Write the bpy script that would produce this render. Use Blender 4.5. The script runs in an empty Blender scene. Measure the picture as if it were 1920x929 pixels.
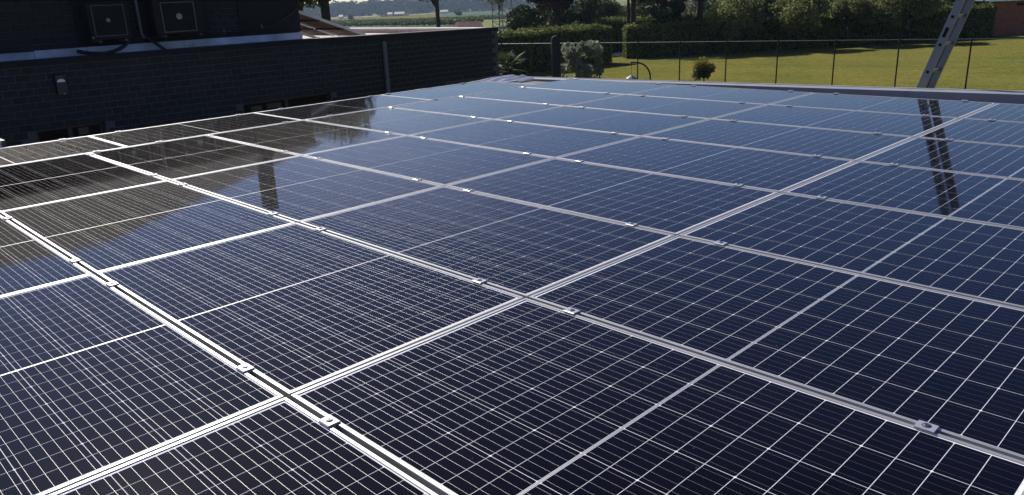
import bpy, math, random
import numpy as np
from mathutils import Vector, Matrix
random.seed(7); rng = np.random.default_rng(7)
S = bpy.context.scene
COL = S.collection
PI = math.pi; R_ = math.radians

# ------------------------------------------------------------------ camera
FPX = 1456.834                                  # focal length in pixels of the 1920 px wide photograph
CPOS = Vector((7.334, -0.9823, 1.1425))
CR = Vector((0.7045, 0.7086, -0.0411)).normalized()
CF = Vector((-0.6835, 0.6617, -0.3081)).normalized()
CU = CR.cross(CF).normalized()
CR = CF.cross(CU).normalized()
cam = bpy.data.cameras.new('camera'); camo = bpy.data.objects.new('camera', cam); COL.objects.link(camo)
m = Matrix((CR, CU, -CF)).transposed().to_4x4(); m.translation = CPOS
camo.matrix_world = m
cam.sensor_width = 36.0; cam.lens = 36.0 * FPX / 1920.0
cam.clip_start = 0.05; cam.clip_end = 9000
S.camera = camo

# ------------------------------------------------------------------ sun, sky, exposure
SUN_EL = R_(37.5); SUN_DIR = Vector((-0.967, 0.255, 0)).normalized()
SUN_ROT = math.atan2(SUN_DIR.x, SUN_DIR.y) % (2 * PI)
w = bpy.data.worlds.new('World'); S.world = w; w.use_nodes = True
nt = w.node_tree; sky = nt.nodes.new('ShaderNodeTexSky')
sky.sky_type = 'NISHITA'; sky.sun_disc = False; sky.sun_elevation = SUN_EL; sky.sun_rotation = SUN_ROT
sky.altitude = 50; sky.air_density = 1.0; sky.dust_density = 0.35; sky.ozone_density = 4.5
hs = nt.nodes.new('ShaderNodeHueSaturation'); hs.inputs['Saturation'].default_value = 1.16; hs.inputs['Hue'].default_value = .522
nt.links.new(sky.outputs[0], hs.inputs['Color']); nt.links.new(hs.outputs[0], nt.nodes['Background'].inputs[0]); nt.nodes['Background'].inputs[1].default_value = 0.062
sl = bpy.data.lights.new('sun', 'SUN'); sl.energy = 4.8; sl.angle = R_(0.53); sl.color = (1.0, 0.95, 0.87)
so = bpy.data.objects.new('sun', sl); COL.objects.link(so)
L = Vector((SUN_DIR.x * math.cos(SUN_EL), SUN_DIR.y * math.cos(SUN_EL), math.sin(SUN_EL)))
so.rotation_euler = L.to_track_quat('Z', 'Y').to_euler(); so.location = (-30, 0, 30)
S.view_settings.view_transform = 'Standard'; S.view_settings.look = 'None'
S.view_settings.exposure = 0.45; S.view_settings.gamma = 1.0
try:
    S.cycles.max_bounces = 6; S.cycles.transparent_max_bounces = 6; S.cycles.volume_bounces = 0
    S.cycles.use_denoising = True
except Exception: pass

# ------------------------------------------------------------------ helpers
def ray(u, v): return CF + CR * ((u - 960) / FPX) - CU * ((v - 464.5) / FPX)
def atd(u, v, D): return CPOS + ray(u, v) * D               # point at depth D
def hitz(u, v, z):
    d = ray(u, v); return CPOS + d * ((z - CPOS.z) / d.z)
def depth(p): return (Vector(p) - CPOS).dot(CF)

def ground_z(x, y):
    zn = -3.45 + 0.02 * (min(max(x, -60), 12) + 24)
    r = math.hypot(x - 7.3, y + 1)
    if r > 70: zn -= 0.0136 * (min(r, 1100) - 70)
    return zn
def hitg(u, v):
    d = ray(u, v); t = 2.0
    while t < 5000:
        p = CPOS + d * t
        if p.z < ground_z(p.x, p.y): break
        t *= 1.01
    a, b = t / 1.01, t
    for _ in range(30):
        c = (a + b) / 2; p = CPOS + d * c
        if p.z < ground_z(p.x, p.y): b = c
        else: a = c
    p = CPOS + d * a; p.z = ground_z(p.x, p.y); return p

class MB:
    def __init__(s): s.v = []; s.f = []; s.sm = []
    def add(s, vs, fs, smooth=False):
        o = len(s.v); s.v += [tuple(p) for p in vs]; s.f += [tuple(i + o for i in f) for f in fs]; s.sm += [smooth] * len(fs)
    def box(s, x0, x1, y0, y1, z0, z1):
        v = [(x0,y0,z0),(x1,y0,z0),(x1,y1,z0),(x0,y1,z0),(x0,y0,z1),(x1,y0,z1),(x1,y1,z1),(x0,y1,z1)]
        s.add(v, [(3,2,1,0),(4,5,6,7),(0,1,5,4),(1,2,6,5),(2,3,7,6),(3,0,4,7)])
    def bbox(s, x0, x1, y0, y1, z0, z1, b=0.003):            # box with chamfered top and vertical edges
        xs = (x0, x1); ys = (y0, y1)
        def ring(i, z): return [(x0+i+b,y0+i,z),(x1-i-b,y0+i,z),(x1-i,y0+i+b,z),(x1-i,y1-i-b,z),(x1-i-b,y1-i,z),(x0+i+b,y1-i,z),(x0+i,y1-i-b,z),(x0+i,y0+i+b,z)]
        v = ring(b, z0) + ring(0, z0 + b) + ring(0, z1 - b) + ring(b, z1)
        f = [tuple(range(7, -1, -1)), tuple(range(24, 32))]
        for k in range(3):
            for i in range(8): f.append((k*8+i, k*8+(i+1)%8, k*8+8+(i+1)%8, k*8+8+i))
        s.add(v, f)
    def obox(s, c, ax, ay, az):                              # oriented box: centre, half axes
        c, ax, ay, az = map(Vector, (c, ax, ay, az)); v = []
        for k in (-1, 1):
            for (i, j) in ((-1,-1),(1,-1),(1,1),(-1,1)): v.append(c + ax*i + ay*j + az*k)
        s.add(v, [(3,2,1,0),(4,5,6,7),(0,1,5,4),(1,2,6,5),(2,3,7,6),(3,0,4,7)])
    def beam(s, p, q, w, h, up=(0,0,1)):
        p, q = Vector(p), Vector(q); d = (q - p); a = d.normalized(); side = a.cross(Vector(up)).normalized(); u2 = side.cross(a)
        s.obox((p + q) / 2, d / 2, side * w / 2, u2 * h / 2)
    def tube(s, pts, rs, n=8, cap=True, smooth=True):
        pts = [Vector(p) for p in pts]
        if not hasattr(rs, '__len__'): rs = [rs] * len(pts)
        o = []; prev = None
        for i, p in enumerate(pts):
            d = (pts[min(i+1, len(pts)-1)] - pts[max(i-1, 0)]).normalized()
            a = prev if prev is not None else (Vector((0,0,1)) if abs(d.z) < .9 else Vector((1,0,0)))
            a = (a - d * a.dot(d)).normalized(); prev = a; b = d.cross(a)
            o += [p + (a * math.cos(2*PI*k/n) + b * math.sin(2*PI*k/n)) * rs[i] for k in range(n)]
        f = [(i*n+k, i*n+(k+1)%n, (i+1)*n+(k+1)%n, (i+1)*n+k) for i in range(len(pts)-1) for k in range(n)]
        s.add(o, f, smooth)
        if cap: s.add(o[:n], [tuple(range(n-1, -1, -1))]); s.add(o[-n:], [tuple(range(n))])
    def disc(s, c, nrm, r, th, n=20):
        c = Vector(c); nrm = Vector(nrm).normalized(); s.tube([c, c + nrm * th], r, n, True, False)
    def mesh(s, name, mat):
        me = bpy.data.meshes.new(name); me.from_pydata(s.v, [], s.f)
        me.polygons.foreach_set('use_smooth', s.sm); me.materials.append(mat); me.update(); return me
    def build(s, name, mat, parent=None, loc=None):
        return link(s.mesh(name, mat), name, parent, loc)
def link(me, name, parent=None, loc=None):
    o = bpy.data.objects.new(name, me); COL.objects.link(o)
    if parent is not None: o.parent = parent
    if loc is not None: o.location = loc
    return o
def tag(o, label=None, cat=None, group=None, kind=None):
    if label: o['label'] = label
    if cat: o['category'] = cat
    if group: o['group'] = group
    if kind: o['kind'] = kind
    return o
def thing(name, label, cat, loc=(0,0,0), rz=0, group=None):
    o = bpy.data.objects.new(name, None); COL.objects.link(o); o.location = loc; o.rotation_euler = (0,0,rz)
    o.empty_display_size = .1
    return tag(o, label, cat, group)
def quads(name, V, mat, parent=None, loc=None, tri=False):     # V: (n,4,3) numpy array of separate quads
    n = len(V); k = V.shape[1]; me = bpy.data.meshes.new(name)
    me.vertices.add(n*k); me.vertices.foreach_set('co', V.astype(np.float32).ravel())
    me.loops.add(n*k); me.loops.foreach_set('vertex_index', np.arange(n*k, dtype=np.int32))
    me.polygons.add(n); me.polygons.foreach_set('loop_start', np.arange(0, n*k, k, dtype=np.int32))
    me.materials.append(mat); me.update(calc_edges=True); me.validate()
    return link(me, name, parent, loc)

# ------------------------------------------------------------------ materials
class NT:
    def __init__(s, name):
        s.m = bpy.data.materials.new(name); s.m.use_nodes = True; s.t = s.m.node_tree
        s.b = s.t.nodes['Principled BSDF']; s.out = s.t.nodes['Material Output']
    def n(s, typ, **k):
        x = s.t.nodes.new(typ)
        for a, b in k.items(): setattr(x, a, b)
        return x
    def l(s, a, b): s.t.links.new(a, b)
    def co(s, scale=(1,1,1), kind='Object'):
        tc = s.n('ShaderNodeTexCoord'); mp = s.n('ShaderNodeMapping'); mp.inputs['Scale'].default_value = scale
        s.l(tc.outputs[kind], mp.inputs[0]); return mp.outputs[0]
    def noise(s, scale, detail=4, vec=None, rough=.55):
        x = s.n('ShaderNodeTexNoise'); x.inputs['Scale'].default_value = scale; x.inputs['Detail'].default_value = detail; x.inputs['Roughness'].default_value = rough
        if vec is not None: s.l(vec, x.inputs['Vector'])
        return x.outputs['Fac']
    def ramp(s, fac, stops):
        r = s.n('ShaderNodeValToRGB'); e = r.color_ramp.elements
        while len(e) < len(stops): e.new(0.5)
        for i, (p, c) in enumerate(stops): e[i].position = p; e[i].color = (*c, 1) if len(c) == 3 else c
        s.l(fac, r.inputs[0]); return r.outputs[0]
    def mix(s, fac, a, b, mode='MIX'):
        x = s.n('ShaderNodeMix', data_type='RGBA', blend_type=mode)
        for i, val in ((0, fac), (6, a), (7, b)):
            if hasattr(val, 'node'): s.l(val, x.inputs[i])
            elif i == 0: x.inputs[0].default_value = val
            else: x.inputs[i].default_value = (*val, 1)
        return x.outputs[2]
    def bump(s, h, strength=.3, dist=.01):
        b = s.n('ShaderNodeBump'); b.inputs['Strength'].default_value = strength; b.inputs['Distance'].default_value = dist
        s.l(h, b.inputs['Height']); s.l(b.outputs[0], s.b.inputs['Normal'])
    def set(s, **k):
        names = dict(col='Base Color', rough='Roughness', metal='Metallic', coat='Coat Weight', coatr='Coat Roughness', spec='Specular IOR Level', ior='IOR', trans='Transmission Weight', aniso='Anisotropic', coatior='Coat IOR')
        for a, v in k.items():
            i = s.b.inputs[names[a]]
            if hasattr(v, 'node'): s.l(v, i)
            else: i.default_value = (*v, 1) if isinstance(v, tuple) else v
        return s

def plain(name, col, rough=.6, metal=0, var=.25, scale=6, bump=.15, **k):
    t = NT(name); vec = t.co(); f = t.noise(scale, 6, vec)
    lo = tuple(c * (1 - var) for c in col); hi = tuple(min(1, c * (1 + var)) for c in col)
    t.set(col=t.ramp(f, [(.3, lo), (.7, hi)]), rough=rough, metal=metal, **k)
    if bump: t.bump(t.noise(scale * 8, 4, vec), bump, .004)
    return t.m

def mat_glassy(name, base, coatr=.032, var=.2, extra=None):
    # flush laminate surface under solar glass: glossy coat over a base, a film of dust that varies over the panel
    t = NT(name); vec = t.co((1,1,1)); tc = t.n('ShaderNodeTexCoord')
    info = t.n('ShaderNodeObjectInfo')
    geo = t.n('ShaderNodeNewGeometry')
    big = t.noise(1.6, 5, geo.outputs['Position'])
    fine = t.noise(38, 5, geo.outputs['Position'], .7)
    dust = t.ramp(big, [(.30, (.0, .0, .0)), (.75, (.9, .9, .9))])
    c = t.mix(info.outputs['Random'], tuple(b * (1-var) for b in base), tuple(b * (1+var) for b in base))
    m1 = t.n('ShaderNodeMath', operation='MULTIPLY'); t.l(dust, m1.inputs[0]); m1.inputs[1].default_value = .0022
    m2 = t.n('ShaderNodeMath', operation='MULTIPLY_ADD'); t.l(fine, m2.inputs[0]); m2.inputs[1].default_value = .001; t.l(m1.outputs[0], m2.inputs[2])
    col = t.mix(m2.outputs[0], c, (.55, .50, .45))
    vo = t.n('ShaderNodeTexVoronoi'); vo.inputs['Scale'].default_value = 26; t.l(geo.outputs['Position'], vo.inputs['Vector'])
    sp = t.ramp(vo.outputs['Distance'], [(.030,(.30,.30,.30)),(.055,(0,0,0))])
    pick = t.ramp(t.noise(3.1, 2, geo.outputs['Position']), [(.52,(0,0,0)),(.60,(1,1,1))])
    col = t.mix(t.mix(1.0, sp, pick, 'MULTIPLY'), col, (.6,.57,.52))
    t.set(col=col, rough=1.0, spec=.0, coat=1.0, coatior=1.28)
    rr = t.n('ShaderNodeMapRange'); t.l(big, rr.inputs[0]); rr.inputs[3].default_value = coatr * .6; rr.inputs[4].default_value = coatr * 2.2
    t.l(rr.outputs[0], t.b.inputs['Coat Roughness'])
    # the slightest waviness of rolled glass
    b = t.n('ShaderNodeBump'); b.inputs['Strength'].default_value = .05; b.inputs['Distance'].default_value = .0001
    t.l(t.noise(4, 1, geo.outputs['Position']), b.inputs['Height']); t.l(b.outputs[0], t.b.inputs['Coat Normal'])
    return t.m
M = {}
M['cell'] = mat_glassy('silicon_cell_under_glass', (.0018, .0011, .0016))
M['back'] = mat_glassy('white_backsheet_under_glass', (.74, .74, .76), var=.02)
def mat_busbar():
    t = NT('tinned_busbar'); geo = t.n('ShaderNodeNewGeometry')
    t.set(col=(.24, .23, .228), rough=.44, metal=1.0, coat=1.0, coatior=1.40, coatr=.05)
    up = t.n('ShaderNodeCombineXYZ'); up.inputs[2].default_value = 1.0; t.l(up.outputs[0], t.b.inputs['Coat Normal']); return t.m
M['bus'] = mat_busbar()
def mat_alu(name, col=(.72,.72,.73), rough=.34, scale=(3,120,120), metal=.85):
    t = NT(name); vec = t.co(scale); n1 = t.noise(4, 4, vec); n2 = t.noise(3, 5, t.co((1,1,1)))
    c = t.mix(t.ramp(n2, [(.35,(0,0,0)),(.8,(1,1,1))]), col, tuple(x*.8 for x in col))
    rr = t.n('ShaderNodeMapRange'); t.l(n1, rr.inputs[0]); rr.inputs[3].default_value = rough - .08; rr.inputs[4].default_value = rough + .12
    t.set(col=c, metal=metal); t.l(rr.outputs[0], t.b.inputs['Roughness']); t.bump(n1, .05, .001); return t.m
M['alu'] = mat_alu('anodised_aluminium', (.55,.545,.54), .42, metal=.6)
M['clamp'] = mat_alu('clamp_aluminium', (.60,.60,.61), .33, (20,20,20), .6)
M['recess_shade'] = plain('clamp_recess_shade', (.10,.10,.11), .5, .5, .1, 20, 0)
M['steel'] = plain('stainless_steel', (.55,.55,.56), .25, 1, .1, 20, 0)
M['ladder'] = mat_alu('ladder_aluminium', (.30,.305,.32), .42, (40,40,3))
M['black'] = plain('black_plastic', (.012,.012,.014), .45, 0, .2, 8, .1)
M['hole'] = plain('dark_opening', (.006,.006,.007), .8, 0, .1, 8, 0)
M['membrane'] = plain('roof_membrane', (.09,.085,.085), .75, 0, .3, 3, .4)
M['coping'] = mat_alu('grey_parapet_metal', (.30,.30,.32), .5, (2,60,60), .3)
M['copingedge'] = mat_alu('light_coping_edge', (.60,.60,.60), .45, (2,60,60), .3)
M['foil'] = plain('loose_roof_foil', (.17,.18,.21), .35, 0, .4, 5, .5)

def mat_brick():
    t = NT('dark_brick'); info = t.n('ShaderNodeObjectInfo'); geo = t.n('ShaderNodeNewGeometry')
    r = t.ramp(info.outputs['Random'], [(0,(.006,.0068,.0075)),(.5,(.012,.013,.0135)),(.8,(.019,.0185,.0185)),(1,(.010,.012,.018))])
    isl = t.ramp(geo.outputs['Random Per Island'], [(0,(.55,.55,.55)),(1,(1.5,1.5,1.55))])
    c = t.mix(1.0, r, isl, 'MULTIPLY')
    n = t.noise(30, 6, geo.outputs['Position'], .7)
    c = t.mix(t.ramp(n, [(.35,(0,0,0)),(.8,(.45,.45,.45))]), c, (.028,.029,.030))
    t.set(col=c, rough=.8); t.bump(n, .6, .004); return t.m
M['brick'] = mat_brick()
M['mortar'] = plain('grey_mortar', (.078,.082,.086), .95, 0, .3, 25, .6)
M['flash'] = plain('pale_wall_flashing', (.46,.49,.55), .5, 0, .5, 1.6, .2)
M['pipe'] = plain('grey_downpipe', (.10,.105,.11), .5, 0, .15, 5, .1)
M['glass'] = (lambda t: (t.set(col=(.008,.009,.010), rough=.3, spec=.08), t.m)[1])(NT('dark_window_glass'))
M['frame'] = plain('dark_window_frame', (.02,.02,.022), .4)
M['gravel'] = plain('pale_roof_gravel', (.50,.42,.37), .9, 0, .3, 9, .8)
M['capping'] = plain('pale_capping', (.62,.60,.56), .6, 0, .15, 3, .2)
M['tile'] = plain('brown_roof_tile', (.060,.040,.033), .8, 0, .35, 7, .4)
M['acb'] = plain('dark_casing', (.005,.0055,.006), .8, 0, .2, 4, .1)
M['trim'] = plain('pale_plastic_trim', (.14,.15,.165), .4, 0, .1, 8, 0)
M['logo'] = plain('pale_hub', (.24,.25,.27), .35, 0, .1, 8, 0)
M['cream'] = plain('pale_plaster', (.60,.56,.48), .8)
M['redroof'] = plain('red_roof_tile', (.38,.10,.07), .85, 0, .3, 1.5, .3)
M['dullred'] = plain('faded_red_tile', (.24,.10,.085), .9, 0, .4, 1.5, .3)
M['shed'] = plain('red_brown_boards', (.30,.095,.050), .8, 0, .3, 4, .4)
M['shedroof'] = plain('green_grey_shingle', (.10,.17,.16), .7, 0, .3, 5, .4)
M['slab'] = plain('slate_blue_stone', (.018,.019,.023), .7, 0, .35, 6, .6)
M['fence'] = plain('dark_fence_metal', (.005,.005,.006), .8, 0, .2, 5, 0)
M['wire'] = plain('fence_top_rail', (.10,.105,.10), .45, .6, .2, 5, 0)
M['bark'] = plain('dark_bark', (.035,.027,.021), .95, 0, .45, 5, .9)
M['pinkpath'] = plain('pink_brick_path', (.50,.36,.31), .9, 0, .3, 3, .4)
M['galv'] = plain('galvanised_lattice', (.22,.23,.25), .7, 0, .2, 3, 0)

def mat_lawn():
    t = NT('sunlit_lawn'); geo = t.n('ShaderNodeNewGeometry'); P = geo.outputs['Position']
    a = t.noise(.22, 8, P, .68); b = t.noise(.9, 8, P, .7); c = t.noise(9, 8, P, .75)
    mp = t.n('ShaderNodeMapping'); mp.inputs['Rotation'].default_value = (0,0,R_(38)); mp.inputs['Scale'].default_value = (.12, 1.1, 1); t.l(P, mp.inputs[0])
    st = t.noise(1.0, 3, mp.outputs[0])
    col = t.ramp(a, [(.36,(.075,.108,.016)),(.5,(.135,.142,.020)),(.62,(.205,.172,.030))])
    col = t.mix(t.ramp(b, [(.35,(0,0,0)),(.75,(.6,.6,.6))]), col, (.085,.120,.028))
    col = t.mix(t.ramp(st, [(.4,(0,0,0)),(.7,(.4,.4,.4))]), col, (.21,.185,.045))
    col = t.mix(t.ramp(c, [(.42,(0,0,0)),(.62,(.8,.8,.8))]), col, (.24,.205,.075))
    dk = t.ramp(t.noise(3.2, 8, P, .85), [(.38,(.6,.62,.6)),(.58,(1,1,1))])
    col = t.mix(1.0, col, dk, 'MULTIPLY')
    t.set(col=col, rough=1.0, spec=.0); t.bump(c, .05, .01); return t.m
M['lawn'] = mat_lawn()
def mat_field(name, a, b, rows=None):
    t = NT(name); geo = t.n('ShaderNodeNewGeometry'); n = t.noise(.02, 8, geo.outputs['Position'], .6)
    c = t.ramp(n, [(.35, a), (.65, b)]); t.set(col=c, rough=.95, spec=.05)
    t.bump(t.noise(.5, 5, geo.outputs['Position']), .6, .5); return t.m
def mat_leaf(name, a, b, trans=.25, spec=.15, rough=.6):
    t = NT(name); geo = t.n('ShaderNodeNewGeometry'); tc = t.n('ShaderNodeTexCoord')
    c = t.ramp(geo.outputs['Random Per Island'], [(0, a), (1, b)])
    cl = t.ramp(t.noise(1.4, 3, tc.outputs['Object']), [(.3,(.65,.7,.65)),(.7,(1.25,1.2,1.1))])
    c = t.mix(1.0, c, cl, 'MULTIPLY')
    t.set(col=c, rough=rough, spec=spec)
    tr = t.n('ShaderNodeBsdfTranslucent'); t.l(c, tr.inputs[0]); ms = t.n('ShaderNodeMixShader'); ms.inputs[0].default_value = trans
    t.l(t.b.outputs[0], ms.inputs[1]); t.l(tr.outputs[0], ms.inputs[2]); t.l(ms.outputs[0], t.out.inputs[0]); return t.m
M['leaf_hedge'] = mat_leaf('hedge_leaf', (.075,.105,.020), (.180,.200,.046), .3)
M['leaf_olive'] = mat_leaf('olive_green_leaf', (.125,.150,.050), (.250,.265,.110), .45)
M['leaf_dark'] = mat_leaf('dark_green_leaf', (.035,.055,.024), (.075,.100,.042), .2)
M['leaf_mid'] = mat_leaf('mid_green_leaf', (.070,.100,.040), (.135,.165,.070), .35)
M['leaf_grey'] = mat_leaf('grey_green_leaf', (.190,.205,.145), (.340,.360,.265), .35)
M['leaf_purple'] = mat_leaf('purple_brown_leaf', (.030,.015,.014), (.070,.032,.024), .15)
M['leaf_palm'] = mat_leaf('palm_leaf', (.060,.095,.030), (.130,.155,.060), .15)
M['leaf_yellow'] = mat_leaf('yellow_green_leaf', (.16,.16,.035), (.34,.28,.07), .4)
M['leaf_far'] = mat_leaf('far_wood_leaf', (.022,.040,.026), (.042,.062,.038), .0, .1, .9)
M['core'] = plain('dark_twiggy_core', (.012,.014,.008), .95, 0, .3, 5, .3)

# ------------------------------------------------------------------ ground
def polar_ground():
    rs = [0,2,4,6,8,10,12,14,16,18,20,23,26,29,32,36,40,45,50,55,60,65,70,80,100,130,170,220,280,350,430,520,620,740,880,1000,1100,1300,1700,2400,3500,5000,7000]
    n = 120; V = [(7.3,-1,ground_z(7.3,-1))]; Fc = []
    for r in rs[1:]:
        for k in range(n):
            x = 7.3 + r*math.cos(2*PI*k/n); y = -1 + r*math.sin(2*PI*k/n); V.append((x, y, ground_z(x, y)))
    for k in range(n): Fc.append((0, 1+k, 1+(k+1)%n))
    for i in range(len(rs)-2):
        a = 1+i*n; b = a+n
        for k in range(n): Fc.append((a+k, b+k, b+(k+1)%n, a+(k+1)%n))
    mb = MB(); mb.add(V, Fc, True); return mb.build('ground', M['lawn'])
tag(polar_ground(), kind='structure')
def field(name, poly, mat, dz):
    # poly: near-left, near-right, far-right, far-left picture points, each put on the terrain; the sheet follows the slope
    P = [hitg(*p) for p in poly]; n = 14; V = []; Fc = []
    for i in range(n+1):
        for j in range(n+1):
            a = P[0].lerp(P[1], j/n); b = P[3].lerp(P[2], j/n); p = a.lerp(b, i/n); V.append((p.x, p.y, ground_z(p.x, p.y) + dz))
    for i in range(n):
        for j in range(n): k = i*(n+1)+j; Fc.append((k, k+1, k+n+2, k+n+1))
    mb = MB(); mb.add(V, Fc, True); return tag(mb.build(name, mat), kind='structure')
FG = mat_field('green_crop', (.070,.095,.040), (.095,.120,.050)); FY = mat_field('ripe_wheat', (.34,.29,.16), (.42,.36,.20))
FB = mat_field('blue_green_crop', (.045,.080,.045), (.060,.095,.055)); FL = mat_field('light_grass', (.13,.16,.05), (.18,.20,.07))
field('meadow', [(520,62),(1010,60),(1010,33),(520,40)], FG, .25)
field('wheat_field', [(600,37),(820,27),(820,23.5),(600,32.5)], FY, .5)
field('crop_field', [(830,34),(1010,33),(1010,15),(830,24)], FB, .5)
field('grass_field', [(900,58),(1010,56),(1010,38),(905,41)], FL, .6)
field('pale_field', [(700,44),(905,36),(905,33),(700,40.5)], FL, .55)
pth = MB(); 
a, b, c, d = hitg(1146,108), hitg(1176,105), hitg(1176,76), hitg(1152,76)
pth.add([p + Vector((0,0,.07)) for p in (a,b,c,d)], [(0,1,2,3)]); tag(pth.build('path', M['pinkpath']), kind='structure')

# ------------------------------------------------------------------ solar panels
PL, PW = 1.755, 1.041; PX, PY = 1.7655, 1.058
def frame_mesh():
    prof = [(.030,-.035),(0,-.035),(0,-.0012),(.0012,0),(.0045,0),(.0047,-.0012),(.0063,-.0012),(.0065,0),(.0115,0),(.0120,-.0008),(.0120,-.0034),(.0120,-.009)]
    mb = MB(); V = []; n = len(prof)
    for (d, z) in prof: V += [(d,d,z),(PL-d,d,z),(PL-d,PW-d,z),(d,PW-d,z)]
    F_ = []
    for i in range(n-1):
        for k in range(4): a = i*4+k; b = i*4+(k+1)%4; F_.append((a, b, b+4, a+4))
    mb.add(V, F_)
    return mb.mesh('frame', M['alu'])
def back_mesh():
    mb = MB(); d = .0115; mb.box(d, PL-d, d, PW-d, -.009, -.0034); return mb.mesh('backsheet', M['back'])
CX, CY, GX, GY, MID = .0829, .1660, .0021, .0020, .0115
MX = (PL - (20*CX + 18*GX + MID)) / 2; MY = (PW - (6*CY + 5*GY)) / 2
def cell_x(i): return MX + i*(CX+GX) + (MID - GX if i >= 10 else 0)
def cell_y(j): return MY + j*(CY+GY)
def cell_mesh():
    c = .0035; a, b = CX, CY
    ring = [(0,0),(a,0),(a,b),(0,b)]
    # chamfers on one long side only: half cells are cut from one wafer
    ring = [(c,0),(a,0),(a,b),(c,b),(0,b-c),(0,c)]
    n = len(ring); V = [(x,y,0) for x,y in ring] + [(x,y,-.0003) for x,y in ring]
    F_ = [tuple(range(n))] + [(i, n+i, n+(i+1)%n, (i+1)%n) for i in range(n)]
    return V, F_
def bus_mesh():
    mb = MB(); w = .00037; h = .00007; nb = 5
    for j in range(6):
        for b in range(nb):
            y = cell_y(j) + CY*(b+.5)/nb
            for (i0, i1) in ((0, 9), (10, 19)):
                x0 = cell_x(i0) - .004; x1 = cell_x(i1) + CX + .004; z = -.0031
                pr = [(-w,0),(-w*.75,h*.66),(-w*.25,h),(w*.25,h),(w*.75,h*.66),(w,0)]
                V = [(x0,y+p,z+q) for p,q in pr] + [(x1,y+p,z+q) for p,q in pr]
                mb.add(V, [(k, k+6, k+7, k+1)[::-1] for k in range(5)], True)
    for xm in (PL/2 - .0024, PL/2 + .0024): mb.box(xm-.0015, xm+.0015, MY, PW-MY, -.00338, -.0032)
    return mb.mesh('busbar', M['bus'])
ME_F, ME_B, ME_BUS = frame_mesh(), back_mesh(), bus_mesh()
cv, cf = cell_mesh(); mbc = MB(); mbc.add(cv, cf); ME_C = mbc.mesh('cell', M['cell'])
CZ = -.0031
mba = MB()
for i in range(20):
    for j in range(6):
        x, y = cell_x(i), cell_y(j)
        if i % 2 == 0: mba.add([(x+p[0], y+p[1], CZ+p[2]) for p in cv], cf)
        else: mba.add([(x+CX-p[0], y+CY-p[1], CZ+p[2]) for p in cv], cf)
ME_CALL = mba.mesh('cell', M['cell'])
def in_view(p, mg=30):
    d = Vector(p) - CPOS; z = d.dot(CF)
    if z < .15: return False
    u = 960 + FPX*d.dot(CR)/z; v = 464.5 - FPX*d.dot(CU)/z
    return -mg < u < 1920+mg and -mg < v < 929+mg
def panel(origin, rz, label, group, cells):
    t = thing('solar_panel', label, 'solar panel', origin, rz, group)
    link(ME_F, 'frame', t); link(ME_B, 'backsheet', t); bb = link(ME_BUS, 'busbar', t); bb['kind'] = 'stuff'
    if cells:
        for i in range(20):
            for j in range(6):
                c = link(ME_C, 'cell', t)
                if i % 2 == 0: c.location = (cell_x(i), cell_y(j), CZ)
                else: c.location = (cell_x(i)+CX, cell_y(j)+CY, CZ); c.rotation_euler = (0,0,PI)
    else:
        c = link(ME_CALL, 'cell', t); c['kind'] = 'stuff'
    return t
ORD = ['first','second','third','fourth','fifth','sixth','seventh','eighth','ninth','tenth','eleventh','twelfth','thirteenth','fourteenth']
npan = 0
for j in range(-3, 7):
    for i in range(0, 6):
        ox, oy = i*PX + .005, j*PY + .0085
        vis = [in_view((ox+PL*a/12, oy+PW*b/8, 0), 0) for a in range(13) for b in range(9)]
        if not any(vis): continue
        cx, cy = ox + PL/2, oy + PW/2
        dp = min(depth((ox+PL*a, oy+PW*b, 0)) for a in (0,1) for b in (0,1) )
        hpx = FPX * .0815 / depth((cx,cy,0)) 
        near = hpx > 21
        lab = f'dark glass solar panel, {ORD[6-j]} row from the lawn parapet, {ORD[i]} along from the brick wall'
        panel((ox, oy, 0), 0, lab, 'solar panels in the main array', near); npan += 1
# the line of panels laid crosswise beside the brick wall
for k in range(-1, 4):
    y0 = 6.668 - (3-k)*1.7565 - PL
    y0 += PL - PL
    vis = any(in_view((-1.04*b/8, y0+PL*a/12, 0), 0) for a in range(13) for b in range(9))
    if not vis: continue
    panel((-.012, y0, 0), PI/2, f'solar panel laid crosswise along the brick wall side, {ORD[3-k]} from the lawn corner', 'solar panels in the crosswise strip', False); npan += 1

# clamps
def clamp_meshes():
    b = MB(); w, l, h = .021, .027, .0058                    # plate bridging two frames, stem going down in the gap
    prof = [(-w,0),(-w,h*.7),(-w+.003,h),(w-.003,h),(w,h*.7),(w,0)]
    V = [(-l+.002,p,q) for p,q in prof] + [(l-.002,p,q) for p,q in prof]; n = len(prof)
    F_ = [(k, k+1, n+k+1, n+k) for k in range(n-1)] + [(0, n, 2*n-1, n-1)] + [tuple(range(n-1,-1,-1)), tuple(range(n, 2*n))]
    b.add(V, F_); b.box(-l+.004, l-.004, -.0075, .0075, -.030, 0)
    plate = b.mesh('clamp_plate', M['clamp'])
    s = MB(); s.disc((0,0,h), (0,0,1), .0125, .0004, 20); recess_shade = s.mesh('recess_shade', M['recess_shade'])  # dark disc on the plate, its colour standing in for a shaded ring recess
    s = MB(); s.disc((0,0,h+.0004), (0,0,1), .0082, .0030, 16); s.disc((0,0,h+.0034), (0,0,1), .0070, .0008, 16)
    bolt = s.mesh('bolt', M['steel'])
    r = MB(); r.tube([(0,0,h+.0042),(0,0,h+.0045)], .0040, 6, True, False); sock = r.mesh('socket', M['hole'])
    return plate, bolt, sock, recess_shade
MP, MBO, MSO, MRE = clamp_meshes()
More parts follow.
